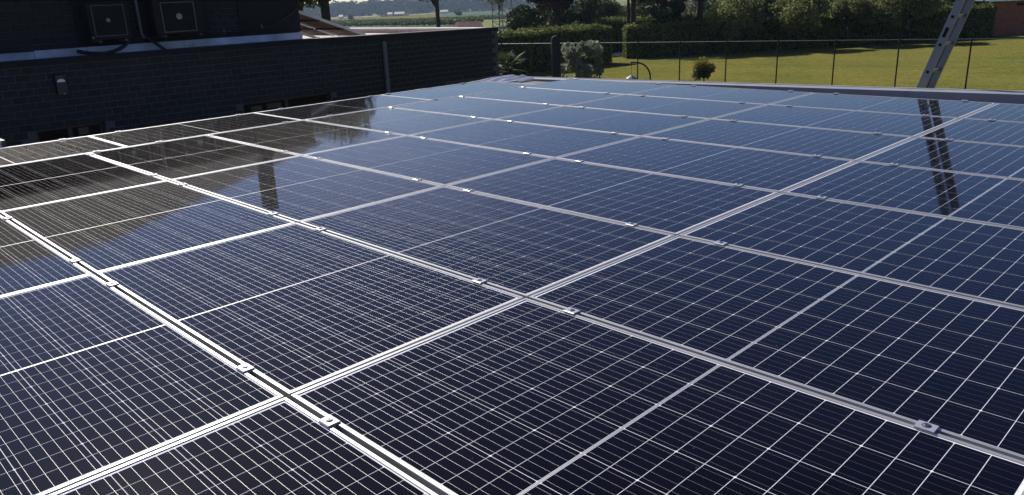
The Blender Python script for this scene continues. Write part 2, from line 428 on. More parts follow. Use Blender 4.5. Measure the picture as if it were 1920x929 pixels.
def clamp(x, y, rz, label, group):
    if not in_view((x, y, 0), 5): return
    t = thing('panel_clamp', label, 'clamp', (x, y, 0.0006), rz, group)
    link(MP, 'clamp_plate', t); link(MRE, 'bolt_recess_shade', t); bo = link(MBO, 'bolt', t); link(MSO, 'socket', bo)
for jr in range(7, -3, -1):
    y = jr*PY; row = []
    for i in range(0, 6):
        xs = [.105, PX-.275] if i == 0 else [i*PX+.24, (i+1)*PX-.275]
        for x in xs:
            if x > i*PX: row.append(x)
    k = 0
    for x in row:
        if in_view((x, y, 0), 5):
            clamp(x, y, 0, f'small aluminium clamp on the {ORD[7-jr]} seam from lawn parapet, {ORD[k]} from the wall side', 'clamps on the main array seams'); k += 1
CL = [1.161, 1.675, 2.965, 3.49, 4.75, 5.02, 6.31, 6.60]
kk = 0
for y in CL[::-1][1:]:
    clamp(-1.049, y, PI/2, f'end clamp on the panel edge facing the brick wall, {ORD[kk]} from the lawn corner', 'clamps on the edge facing the brick wall'); kk += 1
kk = 0
for y in [6.40, 4.95, 3.49, 2.965, 1.675, 1.135]:
    clamp(-.004, y, PI/2, f'clamp between crosswise strip and main panels, {ORD[kk]} from the lawn corner', 'clamps between strip and main array'); kk += 1

# ------------------------------------------------------------------ the flat roof the panels stand on
GX0, GX1, GY0, GY1 = -1.62, 11.5, -5.0, 7.95
gz = ground_z(4, 2)
roof = thing('flat_roof_building', 'flat garage roof with grey metal parapet carrying the solar panels', 'building', (0,0,0))
mb = MB(); mb.box(GX0, GX1, GY0, GY1-.16, -.30, -.115); mb.build('roof_membrane', M['membrane'], roof)
mb = MB(); mb.box(GX0+.06, GX1-.06, GY0+.06, GY1-.06, gz-.2, -.302); mb.build('wall', M['mortar'], roof)
for x in (.30, 1.44, 2.0, 3.25, 3.77, 5.02, 5.54, 6.78, 7.3, 8.5):
    mb = MB(); mb.box(x-.02, x+.02, -3.2, 7.46, -.1145, -.0365); mb.build('mounting_rail', M['alu'], roof)
for x in (-.86, -.20):
    mb = MB(); mb.box(x-.02, x+.02, -2.2, 7.2, -.1145, -.0365); mb.build('mounting_rail', M['alu'], roof)
mb = MB(); mb.box(-1.02, .55, 7.02, 7.06, -.1145, -.055); mb.build('mounting_rail', M['alu'], roof)
# parapet along the lawn: inclined a little, sheet by sheet, light outer edge
def ptop(x): return -.098 + (x + 1.62) * .0195
xs = [GX0, .35, 2.36, 4.36, 6.36, 8.36, GX1]
for a, b in zip(xs[:-1], xs[1:]):
    mb = MB(); a2 = a + .002; b2 = b - .002
    v = [(a2,7.78,-.30),(b2,7.78,-.30),(b2,7.95,-.30),(a2,7.95,-.30),(a2,7.78,ptop(a)),(b2,7.78,ptop(b)),(b2,7.95,ptop(b)+.004),(a2,7.95,ptop(a)+.004)]
    mb.add(v, [(3,2,1,0),(4,5,6,7),(0,1,5,4),(1,2,6,5),(2,3,7,6),(3,0,4,7)]); mb.build('parapet_sheet', M['coping'], roof)
    mb = MB(); v = [(a2,7.951,ptop(a)-.05),(b2,7.951,ptop(b)-.05),(b2,7.972,ptop(b)-.05),(a2,7.972,ptop(a)-.05),(a2,7.951,ptop(a)+.012),(b2,7.951,ptop(b)+.012),(b2,7.972,ptop(b)+.012),(a2,7.972,ptop(a)+.012)]
    mb.add(v, [(3,2,1,0),(4,5,6,7),(0,1,5,4),(1,2,6,5),(2,3,7,6),(3,0,4,7)]); mb.build('coping_edge', M['copingedge'], roof)
mb = MB(); mb.box(-1.80, GX0-.002, GY0, 7.95, -.35, -.10); mb.build('parapet_sheet', M['copingedge'], roof)
mb = MB(); mb.box(-3.6, -1.803, -4.5, .80, -.36, -.07); mb.build('side_roof', M['gravel'], roof)
mb = MB(); mb.box(-3.66, -1.803, .803, .84, -.40, -.03); mb.build('side_roof_edge', M['frame'], roof)
# loose foil crumpled in the far corner
def foil():
    mb = MB(); nx, ny = 26, 34; V = []; Fc = []
    for i in range(nx+1):
        for j in range(ny+1):
            u, v = i/nx, j/ny; x = -1.78 + .80*u + .1*math.sin(v*5); y = 6.0 + 1.85*v
            r = math.sin(u*9 + v*14) * math.sin(v*11 - u*7 + 1.3) * .5 + math.sin(u*23+v*6)*.25
            env = math.sin(PI*min(1, max(0, u))) ** .6
            z = -.105 + .022*env + .022*r*env*(0.35+v) + .03*v*v*env
            if u < .25 : z += .012
            V.append((x, y, z))
    for i in range(nx):
        for j in range(ny): k = i*(ny+1)+j; Fc.append((k, k+ny+1, k+ny+2, k+1))
    mb.add(V, Fc); return mb.build('roof_foil', M['foil'])
tag(foil(), 'crumpled grey roofing foil lying in the far corner of the flat roof', 'roofing foil')

# ------------------------------------------------------------------ dark brick building
WX = -5.6; BL, BH = .190, .090; JX, JZ = .010, .010
bld = thing('brick_building', 'long dark brick building with flat roof and upper storey beside the panels', 'building', (WX, 5, 0))
def rel(o): o.location = (-WX, -5, 0) if False else o.location; return o
def bb(mb, name, mat, parent=bld):
    o = mb.build(name, mat, parent)
    if parent is bld: o.matrix_parent_inverse = Matrix.Translation((-WX, -5, 0)).copy()
    return o
YE = 11.37
WIN = [(2.00, 2.96, -.43), (5.22, 6.98, -.43), (9.85, 11.22, -.56)]
def in_win(y, z):
    return any(a - .02 < y < b + .02 and z < t + .03 for a, b, t in WIN)
def ztop(y): return .545 if y < 6.9 else .545 - (y-6.9)*.0118
# mortar body behind the bricks, with openings left for the windows
mb = MB(); x0, x1 = WX-.30, WX+.004
segs = [(-6, WIN[0][0])] + [(WIN[k][1], WIN[k+1][0]) for k in range(2)] + [(WIN[2][1], YE-.004)]
for a, b in segs: mb.box(x0, x1, a, b, ground_z(-6,5)-.2, -.70)
for k, (a, b) in enumerate(segs): mb.box(x0, x1, a, b, -.699, .46)
for a, b, t in WIN: mb.box(x0, x1-.0005, a+.0005, b-.0005, t, .459); mb.box(x0, x1-.0005, a+.0005, b-.0005, ground_z(-6,5)-.2, -1.7)
bb(mb, 'wall', M['mortar'])
bm_ = MB(); bm_.bbox(0, .02, 0, BL, 0, BH, .003); ME_BR = bm_.mesh('brick', M['brick'])
bricks = []
for c in range(14):
    z = ztop(0) - .085 - (c+1)*.1 + .0
    off = (c % 2) * .1
    n = 0; y = -1.0 + off
    while y < YE - .19:
        p = (WX-.012, y, z)
        ok = not in_win(y, z+.05) and not in_win(y+BL, z+.05)
        if ok: bricks.append(p)
        y += .2
vis = [p for p in bricks if in_view((WX, p[1]+.1, p[2]+.05), 5) and p[2] > -.66]
vis.sort(key=lambda p: depth((WX, p[1]+.1, p[2])))
keep = set(vis[:290])
rest = MB()
for p in bricks:
    if p in keep:
        o = link(ME_BR, 'brick', bld); o.matrix_parent_inverse = Matrix.Translation((-WX, -5, 0)); o.location = (p[0], p[1], p[2] + random.uniform(-.001,.001)); o.location.x += random.uniform(-.0015, .003)
    else:
        rest.bbox(p[0], p[0]+.02, p[1], p[1]+BL, p[2], p[2]+BH, .003)
# end face towards the garden
for c in range(14):
    z = ztop(0) - .085 - (c+1)*.1
    for k in range(2): rest.box(WX-.012-.2*(k+1)+.01, WX-.012-.2*k, YE-.01, YE+.004, z, z+BH)
o = bb(rest, 'brick', M['brick']); o['kind'] = 'stuff'
# soldier edge and dark coping
cp = MB()
for k in range(9):
    a = -6 + k*(12.9/9) if k < 9 else 0
    b = -6 + (k+1)*(12.9/9)
    cp.box(WX-.31, WX+.02, a+.002, b-.002, .462, .545)
bb(cp, 'coping', M['acb'])
cp = MB()
for k in range(4):
    a = 6.9 + k*1.12; b = a + 1.12
    if k == 3: b = YE + .02
    v = [(WX-.31,a+.002,.42),(WX+.02,a+.002,.42),(WX+.02,b-.002,.42),(WX-.31,b-.002,.42),(WX-.31,a+.002,ztop(a)),(WX+.02,a+.002,ztop(a)),(WX+.02,b-.002,ztop(b)),(WX-.31,b-.002,ztop(b))]
    cp.add(v, [(3,2,1,0),(4,5,6,7),(0,1,5,4),(1,2,6,5),(2,3,7,6),(3,0,4,7)])
bb(cp, 'coping', M['acb'])
# lower roof and its far upstand
mb = MB(); mb.box(-22, WX-.312, 6.0, YE-.28, .20, .375); bb(mb, 'roof_surface', M['gravel'])
mb = MB(); mb.box(-22, WX-.312, YE-.275, YE+.0, .10, .455); bb(mb, 'upstand', M['gravel'])
mb = MB(); mb.box(-22, WX-.312, YE-.29, YE+.03, .457, .490); bb(mb, 'capping', M['capping'])
mb = MB(); mb.box(-22, WX-.312, YE+.002, YE+.02, ground_z(-12,11)-.2, .455); bb(mb, 'wall', M['mortar'])
# windows of the ground floor
for k, (a, b, t) in enumerate(WIN):
    mb = MB(); f = .05
    mb.box(WX-.16, WX-.10, a, b, t-f, t-.001); mb.box(WX-.16, WX-.10, a, a+f, -1.7, t-f); mb.box(WX-.16, WX-.10, b-f, b, -1.7, t-f); mb.box(WX-.16,WX-.10,(a+b)/2-.03,(a+b)/2+.03,-1.7,t-f)
    wf = bb(mb, 'window', M['frame'])
    mb = MB(); mb.box(WX-.14, WX-.13, a+f, b-f, -1.7, t-f); pn = mb.build('pane', M['glass'], wf)
# dim boards before the panes, painted in for reflections in the glass
def refl_box(y0, y1, z0, z1, mat): mb = MB(); mb.box(WX-.128, WX-.115, y0, y1, z0, z1); return mb
for (y0, y1, z0, z1) in ((2.60,2.74,-.60,-.50),): bb(refl_box(y0,y1,z0,z1,None), 'pane_reflection', plain('dim_brown', (.075,.065,.055)))
for (y0, y1, z0, z1) in ((5.42,5.62,-.60,-.53),(5.72,6.0,-.60,-.52)): bb(refl_box(y0,y1,z0,z1,None), 'pane_reflection', plain('dim_ochre', (.060,.055,.032)))
for q in range(5):  # strips coloured in for the pale greenish reflection in the far window
    z = -.66 + .0 - .028*q + .055
    bb(refl_box(10.25, 10.95 - .05*(q%2), z-.010, z, None), 'reflection_strip', plain('pale_reflection', (.13,.14,.11)))
    bb(refl_box(9.92, 10.13, z-.012, z, None), 'reflection_strip', M['trim'])
# downpipe
mb = MB(); mb.tube([(WX+.045, 8.26, .40), (WX+.045, 8.26, -3.0)], .045, 12); dp_ = bb(mb, 'downpipe', M['pipe'])
for z in (.30, -1.0): mb = MB(); mb.tube([(WX+.045,8.26,z),(WX+.045,8.26,z+.03)], .050, 12); mb.build('pipe_bracket', M['pipe'], dp_)

# upper storey, set back
UX = -6.4; UY1 = 6.95; UZ = 1.47
mb = MB(); mb.box(UX-7.0, UX-.008, -6, UY1-.004, .20, UZ); bb(mb, 'upper_wall', M['mortar'])
ub = []
for c in range(9):
    z = UZ - .03 - (c+1)*.1; y = -1 + (c%2)*.1
    while y < UY1-.19: ub.append((UX-.012, y, z)); y += .2
rest = MB()
for p in ub:
    rest.bbox(p[0], p[0]+.02, p[1], p[1]+BL, p[2], p[2]+BH, .003)
o = bb(rest, 'brick', M['brick']); o['kind'] = 'stuff'
# flashing sheets at its foot
ys = [-1.0, .9, 2.40, 3.15, 4.7, UY1+.015]
for a, b in zip(ys[:-1], ys[1:]):
    mb = MB(); mb.box(UX+.009, UX+.022, a+.004, b-.004, .36, .645 if a > 2 else .632); bb(mb, 'flashing', M['flash'])
mb = MB(); mb.box(UX-.4, UX+.02, UY1+.0165, UY1+.03, .36, .645); bb(mb, 'flashing', M['flash'])
mb = MB(); mb.box(UX-.30, WX-.312, -6, UY1+.02, .20, .359); bb(mb, 'roof_surface', M['membrane'])
# dark board cladding around the air conditioners and corner
mb = MB()
for (a, b) in ((3.05, 3.9), (4.05, 5.2)): mb.box(UX+.009, UX+.03, a, b, .66, 1.46)
bb(mb, 'cladding_board', M['acb'])
mb = MB(); mb.box(UX+.009, UX+.03, 5.75, UY1+.01, .66, 1.46); bb(mb, 'cladding_board', M['acb'])
# pitched roof above (out of the picture, mirrored in the panels), with a chimney
mb = MB(); e = UZ
v = [(UX+.15,-6.2,e),(UX+.15,UY1+.15,e),(UX-7.2,UY1+.15,e),(UX-7.2,-6.2,e),(UX-2.6,-3.2,e+1.75),(UX-2.6,3.6,e+1.75),(UX-4.4,3.6,e+1.75),(UX-4.4,-3.2,e+1.75)]
mb.add(v, [(0,1,5,4),(1,2,6,5),(2,3,7,6),(3,0,4,7),(4,5,6,7),(3,2,1,0)]); bb(mb, 'roof', M['tile'])
mb = MB(); mb.box(UX-.42, UX-.10, 5.90, 6.08, e, 2.66); bb(mb, 'chimney', M['slab'])
# downpipe, hoses, small lamp on the upper wall
mb = MB(); mb.tube([(UX+.08,4.00,1.46),(UX+.08,4.00,.80),(UX+.10,4.02,.72)], .028, 10); bb(mb, 'downpipe', M['pipe'])

def aircon(y0, y1, z0, z1, gy0, gy1, gz0, gz1, label, bright):
    xw = UX + .032; D = .30
    t = thing('air_conditioner', label, 'air conditioner', (xw, (y0+y1)/2, z0), 0, 'air conditioners on the upper wall')
    def ch(mb, name, mat, par=None):
        o = mb.build(name, mat, par or t)
        if par is None: o.matrix_parent_inverse = Matrix.Translation((-xw, -(y0+y1)/2, -z0))
        return o
    mb = MB(); mb.bbox(xw, xw+D, y0, y1, z0, z1, .012); body = ch(mb, 'casing', M['acb'])
    yc, zc = (gy0+gy1)/2, (gz0+gz1)/2; xf = xw + D
    mb = MB(); w_ = .010
    for (a,b,c,d) in ((gy0,gy1,gz1-w_,gz1),(gy0,gy1,gz0,gz0+w_)): mb.box(xf+.001, xf+.012, a, b, c, d)
    for (a,b,c,d) in ((gy0,gy0+w_,gz0+w_,gz1-w_),(gy1-w_,gy1,gz0+w_,gz1-w_)): mb.box(xf+.001, xf+.012, a, b, c, d)
    ch(mb, 'grille_frame', M['trim'] if bright else M['pipe'])
    mb = MB(); r = min(gy1-gy0, gz1-gz0)*.44
    for k in range(1, 9):
        rr = r*k/8; pts = [(xf+.010, yc+rr*math.cos(2*PI*q/28), zc+rr*math.sin(2*PI*q/28)) for q in range(29)]
        mb.tube(pts, .0022, 5, False)
    for q in range(8):
        a = PI*q/8; mb.tube([(xf+.007, yc-r*math.cos(a), zc-r*math.sin(a)), (xf+.007, yc+r*math.cos(a), zc+r*math.sin(a))], .0025, 5)
    ch(mb, 'fan_guard', M['black'])
    mb = MB()
    if bright: mb.disc((xf+.012, yc, zc+.01), (1,0,0), .052, .012, 8)
    else: mb.disc((xf+.012, yc-.02, zc+.005), (1,0,0), .030, .012, 12)
    ch(mb, 'fan_hub', M['logo'])
    mb = MB()
    ch(mb, 'fan_hub', M['logo']) if False else None
    for yy in (y0+.12, y1-.12): mb = MB(); mb.box(xw-.0005, xw+D+.02, yy-.02, yy+.02, z0-.031, z0-.001); ch(mb, 'bracket', M['pipe'])
aircon(3.15, 3.78, .74, 1.30, 3.22, 3.70, .80, 1.265, 'black air conditioner with fan guard left of the grey downpipe on upper wall', False)
aircon(4.16, 5.00, .76, 1.34, 4.28, 4.83, .80, 1.27, 'black air conditioner with pale square grille frame right of the grey downpipe', True)
def hose(pts, r, label):
    P = [Vector(p) for p in pts]; out = []
    for i in range(len(P)-1):
        p0 = P[max(i-1,0)]; p1 = P[i]; p2 = P[i+1]; p3 = P[min(i+2,len(P)-1)]
        for k in range(6):
            s = k/6; out.append(.5*((2*p1)+(p2-p0)*s+(2*p0-5*p1+4*p2-p3)*s*s+(3*p1-p0-3*p2+p3)*s**3))
    out.append(P[-1]); mb = MB(); mb.tube(out, r, 8); return tag(mb.build('hose', M['black']), label, 'hose')
hose([(UX+.2,3.75,.73),(UX+.25,3.62,.62),(UX+.3,3.35,.545),(UX+.3,3.1,.56),(UX+.2,2.95,.60)], .030, 'thick black hose sagging under the air conditioner beside the flashing')
hose([(UX+.05,4.05,.78),(UX+.12,4.12,.70),(UX+.2,4.2,.60),(UX+.25,4.3,.50)], .028, 'short black hose running down over the flashing below the grey downpipe')
hose([(UX+.06,4.6,.735),(UX+.06,5.2,.755),(UX+.06,5.8,.765),(UX+.06,6.3,.80),(UX+.06,6.75,.98),(UX+.06,6.9,1.1)], .014, 'thin black cable clipped along the upper wall towards its corner')
for yy, lb in ((5.42,'nearer the air conditioner'), (6.15,'nearer the wall corner')):
    z = .76 if yy < 6 else .79
    mb = MB(); mb.box(UX+.031, UX+.078, yy-.006, yy+.006, z-.03, z+.03); tag(mb.build('cable_clip', M['logo']), 'small pale clip holding the black cable, '+lb, 'clip', 'cable clips')
mb = MB(); mb.disc((UX+.333,3.18,.79),(1,0,0),.014,.006,12); tag(mb.build('small_lamp', M['logo']), 'tiny pale round lamp at the foot of the left air conditioner', 'cap')  # small lamp as a plain pale disc, brightness only in its colour
# wall lamp on the lower wall
t = thing('wall_lamp', 'small black wall lamp with half round light on the dark brick wall', 'lamp', (WX+.008, 2.45, .13))
mb = MB(); mb.bbox(.0, .09, -.07, .07, -.10, .19, .006); mb.build('housing', M['black'], t)
mb = MB(); pts = [(.0905, .055*math.cos(a), .085+.045*math.sin(a)) for a in [PI*k/12 for k in range(13)]]
v = pts + [(.094,p[1],p[2]) for p in pts]; n = 13
mb.add(v, [tuple(range(n,2*n))] + [(k,k+1,n+k+1,n+k) for k in range(n-1)] + [(n-1,0,n,2*n-1)]); mb.build('diffuser', plain('lamp_diffuser', (.78,.78,.76), .4, 0, .05, 8, 0), t)
mb = MB(); mb.disc((.091,.01,-.085),(1,0,0),.016,.004,12); mb.build('sensor', M['trim'], t)

# tilted collector panels on the lower roof
def tilted(xc, label):
    w_, ln = 1.02, 1.72; yb, zb, yt, zt = 8.87, .47, 7.22, 1.06
    t = thing('tilted_panel', label, 'solar panel', (xc, yb, zb), 0, 'tilted panels on the lower roof')
    d = Vector((0, yt-yb, zt-zb)); ln = d.length; d.normalize(); nrm = Vector((0, -d.z, d.y)) * -1
    if nrm.z < 0: nrm = -nrm
    X = Vector((1,0,0))
    mb = MB()
    for sx in (-1, 1): mb.obox(X*sx*(w_/2-.016)*1 + d*ln/2, X*.020, d*ln/2, nrm*.028)
    for s in (.016, ln-.016): mb.obox(d*s, X*(w_/2-.033), d*.016, nrm*.0198)
    mb.build('frame', M['alu'], t)
    mb = MB(); mb.obox(d*ln/2 + nrm*.014, X*(w_/2-.033), d*(ln/2-.033), nrm*.003); mb.build('backsheet', plain('brown_backsheet', (.23,.15,.115), .6), t)  # underside in one plain brown
    for s in (.33, .66):
        mb = MB(); mb.obox(d*ln*s - nrm*.0365, X*(w_/2+.01), d*.018, nrm*.016); mb.build('cross_rail', M['black'], t)
    for sx in (-1, 1):
        mb = MB(); mb.beam((sx*.42, 7.10-yb, .70-zb), (sx*.42, 7.78-yb, .47-zb), .03, .045); mb.build('strut', M['alu'], t)
        mb = MB(); mb.beam((sx*.42, 7.78-yb, .50-zb), (sx*.42, 7.80-yb, .376-zb), .03, .03, (0,1,0)); mb.build('leg', M['black'], t)
    return t
tilted(-7.55, 'tilted solar panel on the lower roof, nearest the brick wall edge')
tilted(-8.75, 'tilted solar panel on the lower roof, behind the nearest tilted one')
tilted(-9.95, 'tilted solar panel on the lower roof, furthest from the wall edge')
mb = MB(); mb.bbox(-7.35, -6.85, 7.55, 7.95, .376, .43, .01); tag(mb.build('ballast_shadow_block', M['slab']), 'dark flat block for ballast and shadow on the pale roof under the tilted panels', 'block')  # dark ballast block, also standing in for the shadow on the roof

# ------------------------------------------------------------------ ladder
def ladder():
    P0 = Vector((4.378, 8.10, 0)); dirn = Vector((.3115, 0, 1)).normalized()
    base = P0 - dirn * ((0 - ground_z(3.5, 8.1)) / dirn.z); top = P0 + dirn * 1.42
    t = thing('ladder', 'aluminium ladder leaning up past the grey parapet above the lawn', 'ladder', base)
    side = Vector((dirn.z, 0, -dirn.x)); H = (top-base).length; N = 16
    for k, y in enumerate((0, .35)):
        mb = MB(); hw = .041
        c = dirn*H/2 + Vector((0,y,0))
        mb.obox(c, side*hw, Vector((0,.002,0)), dirn*H/2)
        fl = .012
        for s in (-1, 1): mb.obox(c + side*s*(hw-.0022) + Vector((0,(.0142 if k==0 else -.0142),0)), side*.0021, Vector((0,fl,0)), dirn*(H/2-.0005))
        mb.build('rail', M['ladder'], t)
    s0 = (Vector((4.428,8.1,.188)) - base).dot(dirn)
    k = -12
    while True:
        s = s0 + k*.2955; k += 1
        if s < .15: continue
        if s > H - .05: break
        c = dirn*s
        mb = MB(); mb.obox(c + Vector((0,.175,0)), side*.016, Vector((0,.172,0)), dirn*.013); r = mb.build('rung', M['ladder'], t)
        mb = MB(); mb.tube([c+Vector((0,-.0022,0)), c+Vector((0,-.0035,0))], .0165, 14, True, False); mb.build('rung_hole', M['hole'], r)
    s = (Vector((4.545,8.1,.60)) - base).dot(dirn)
    mb = MB(); mb.obox(dirn*s + Vector((0,-.003,0)), side*.017, Vector((0,.0008,0)), dirn*.052); mb.build('sticker', M['hole'], t)
ladder()

# ------------------------------------------------------------------ chain link fence
FB0 = Vector((-24.04, 31.595, -1.474)); FD = Vector((math.cos(-.023)*math.cos(.02), math.sin(-.023)*math.cos(.02), math.sin(.02)))
fe = thing('chain_link_fence', 'dark chain link fence on thin posts across the lawn', 'fence', FB0 + Vector((0,0,-2.0)))
O0 = FB0 + Vector((0,0,-2.0))
k0, k1 = -2, 12
me_post = MB(); me_post.tube([(0,0,-.15),(0,0,2.03)], .030, 8); me_post.tube([(0,0,2.03),(0,0,2.045)], .034, 8); me_post = me_post.mesh('post', M['fence'])
for k in range(k0, k1+1):
    link(me_post, 'post', fe, FD*2.5*k)
A = FD*2.5*k0; B = FD*2.5*k1
mb = MB(); mb.tube([A+Vector((0,.035,2.0)), B+Vector((0,.035,2.0))], .016, 6); mb.build('top_rail', M['wire'], fe)
mb = MB()
for z in (1.0, .05): mb.tube([A+Vector((0,.036,z)), B+Vector((0,.036,z))], .0025, 4)
mb.build('tension_wire', M['fence'], fe)
mb = MB(); Lf = 2.5*(k1-k0); pitch = .075; n = int(Lf/pitch)
for k in range(n):
    for s in (-1, 1):
        a = A + FD*(k*pitch) + Vector((0,.038+.002*s,.03)); b = a + FD*(1.95*s) + Vector((0,0,1.95))
        if (b-A).dot(FD) < 0 or (b-A).dot(FD) > Lf: continue
        w_ = .0011; mb.add([a+FD*w_, a-FD*w_, b-FD*w_, b+FD*w_, a+Vector((0,w_,0)), b+Vector((0,w_,0))], [(0,1,2,3),(1,4,5,2),(4,0,3,5)])
o = mb.build('wire_mesh', M['fence'], fe); o['kind'] = 'stuff'

# ------------------------------------------------------------------ foliage helpers
def rnd_quads(C, size, flat=.0, nrm=None, aspect=1.6, leafy=True):
    n = len(C); a = rng.normal(size=(n,3))
    if nrm is not None: a = a*(1-flat) + nrm*flat*1.6
    a /= np.linalg.norm(a, axis=1)[:,None]
    b = rng.normal(size=(n,3)); b -= a*(a*b).sum(1)[:,None]; b /= np.linalg.norm(b, axis=1)[:,None]
    c = np.cross(a, b); s = size * rng.uniform(.6, 1.35, n)[:,None]
    if leafy:  # pointed leaf: four points, folded a little
        return np.stack([C - b*s*aspect*.5, C + c*s*.5 + a*s*.12, C + b*s*aspect*.5, C - c*s*.5 + a*s*.12], 1)
    return np.stack([C - b*s - c*s, C + b*s - c*s, C + b*s + c*s, C - b*s + c*s], 1)
def clump_points(centers, radii, n):
    w_ = radii**2; w_ = w_/w_.sum(); idx = rng.choice(len(centers), n, p=w_)
    d = rng.normal(size=(n,3)); d /= np.linalg.norm(d, axis=1)[:,None]
    r = rng.uniform(0,1,n)**.35
    P = centers[idx] + d*(radii[idx]*r)[:,None]*np.array([1,1,.8]); return P, d
def tree(label, pos, h, cz, cr, leafmat, nleaf, lsize, trunk_r=.15, name='tree', nclump=26, group=None, squash=.8, limbs=7, shape='round', leafdens=.34, cat='tree', lean=(0,0)):
    """pos: foot; h: trunk height up to the crown centre; cz: crown centre height; cr: crown radius"""
    t = thing(name, label, cat, pos, 0, group)
    mb = MB(); tops = []
    lx, ly = lean
    zf = max(.3, cz - cr*squash*.75)
    mb.tube([(0,0,-.3),(lx*.2,ly*.2,zf*.5),(lx*.5,ly*.5,zf)], [trunk_r*1.25, trunk_r, trunk_r*.85], 9)
    cen = []; rad = []
    for i in range(nclump):
        while True:
            p = rng.uniform(-1, 1, 3)
            rr = np.linalg.norm(p)
            if .25 < rr < 1: break
        if shape == 'cone': k = (1-p[2])*.5+.12; p = np.array([p[0]*k, p[1]*k, p[2]])
        c = np.array([lx + p[0]*cr*.85, ly + p[1]*cr*.85, cz + p[2]*cr*squash*.85]); cen.append(c); rad.append(cr*rng.uniform(.20, .40))
    cen = np.array(cen); rad = np.array(rad)
    order = np.argsort(cen[:,2])
    for i in order[::max(1, nclump//limbs)]:
        c = cen[i]; s0 = Vector((lx*.5, ly*.5, zf*rng.uniform(.8,1)))
        mid = s0.lerp(Vector(c), .5) + Vector((0,0,cr*.12))
        mb.tube([s0, mid, Vector(c)], [trunk_r*.55, trunk_r*.32, trunk_r*.10], 6)
    mb.build('trunk', M['bark'], t)
    P, d = clump_points(cen, rad, nleaf)
    quads('crown', rnd_quads(P, lsize, .35, d), M[leafmat], t)
    return t
def hedge(label, A, B, width, h, leafn, lsize, mat='leaf_hedge'):
    """A, B: ground points of the centre line"""
    A = Vector(A); B = Vector(B); d = B - A; Ln = d.length; a = d.normalized(); sd = Vector((-a.y, a.x, 0)).normalized()
    t = thing('hedge', label, 'hedge', A, 0, 'clipped hedges along the lawn')
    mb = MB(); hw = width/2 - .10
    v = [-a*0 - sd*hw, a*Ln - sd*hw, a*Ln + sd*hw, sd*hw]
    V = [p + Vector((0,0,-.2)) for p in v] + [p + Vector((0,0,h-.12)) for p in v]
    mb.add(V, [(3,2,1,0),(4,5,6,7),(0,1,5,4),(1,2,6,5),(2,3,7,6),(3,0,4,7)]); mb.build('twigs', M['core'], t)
    n = leafn; u = rng.uniform(0, 1, n)*Ln; area = np.array([h, h, width]); f = rng.choice(3, n, p=area/area.sum())
    s = rng.uniform(-1, 1, n)*width/2; z = rng.uniform(0, 1, n)*h; nr = np.zeros((n,3)); sdv = np.array(sd); av = np.array(a)
    off = rng.normal(0, .05, n) - .02
    s = np.where(f==0, -width/2-off, np.where(f==1, width/2+off, s)); z = np.where(f==2, h+off+rng.exponential(.06, n)*(rng.uniform(0,1,n)<.3), z)
    z = z + .06*np.sin(u*1.7) + .04*np.sin(u*4.1+1)
    nr[f==0] = -sdv; nr[f==1] = sdv; nr[f==2] = (0,0,1)
    e = rng.uniform(0,1,n) < (width/(Ln*2+width)); u = np.where(e, np.where(rng.uniform(0,1,n)<.5, off*0-.03, Ln+.03), u); s = np.where(e, rng.uniform(-1,1,n)*width/2, s); z = np.where(e, rng.uniform(0,1,n)*h, z)
    P = av[None]*u[:,None] + sdv[None]*s[:,None] + np.array([0,0,1.])[None]*z[:,None]; P[:,2] += (B.z-A.z)*(u/Ln)*0
    quads('foliage', rnd_quads(P, lsize, .4, nr), M[mat], t); return t
def G(x, y): return Vector((x, y, ground_z(x, y)))

# hedges
def Gd(u, D):
    v = -7.7 - (u-960)*.0434 + 4.55/D*FPX; p = atd(u, v, D); return G(p.x, p.y)
hedge('clipped dark hedge behind the fence, ending at the pink path, beside the brick building', Gd(820, 46.0), Gd(1117, 54.2), 3.0, 2.45, 22000, .10)
hedge('long clipped hedge beyond the lawn, from the pink path to the shed', Gd(1172, 56.6), Gd(1848, 57.0), 1.6, 2.2, 30000, .11)
hedge('low yellow green hedge running on behind the path gap', Gd(1122, 65), Gd(1345, 62), 2.8, 2.55, 11000, .12)

# garden plants near the fence and building
def shrub(label, pos, w_, h, mat, n, ls, name='shrub'):
    t = thing(name, label, 'shrub', pos)
    mb = MB()
    for k in range(9):
        a = 2*PI*k/9; r = w_*.32*rng.uniform(.6,1); mb.tube([(0,0,-.1),(r*.4*math.cos(a),r*.4*math.sin(a),h*.4),(r*math.cos(a),r*math.sin(a),h*.85)], [.03,.02,.006], 5)
    mb.build('stem', M['bark'], t)
    cen = []; rad = []
    for i in range(30):
        z = rng.uniform(.12, .92); env = math.sin(PI*min(1,(z*.86+.12)))**.6; a = rng.uniform(0,2*PI); r = w_*.40*env*math.sqrt(rng.uniform(0,1))
        cen.append((r*math.cos(a), r*math.sin(a), z*h)); rad.append(w_*rng.uniform(.10,.19))
    P, d = clump_points(np.array(cen), np.array(rad), n); quads('foliage', rnd_quads(P, ls, .2, d), M[mat], t); return t
p = atd(1090, 150, 31.0); shrub('round silvery green shrub standing right of the dark slab', G(p.x, p.y), 2.15, 2.75, 'leaf_grey', 9500, .085)
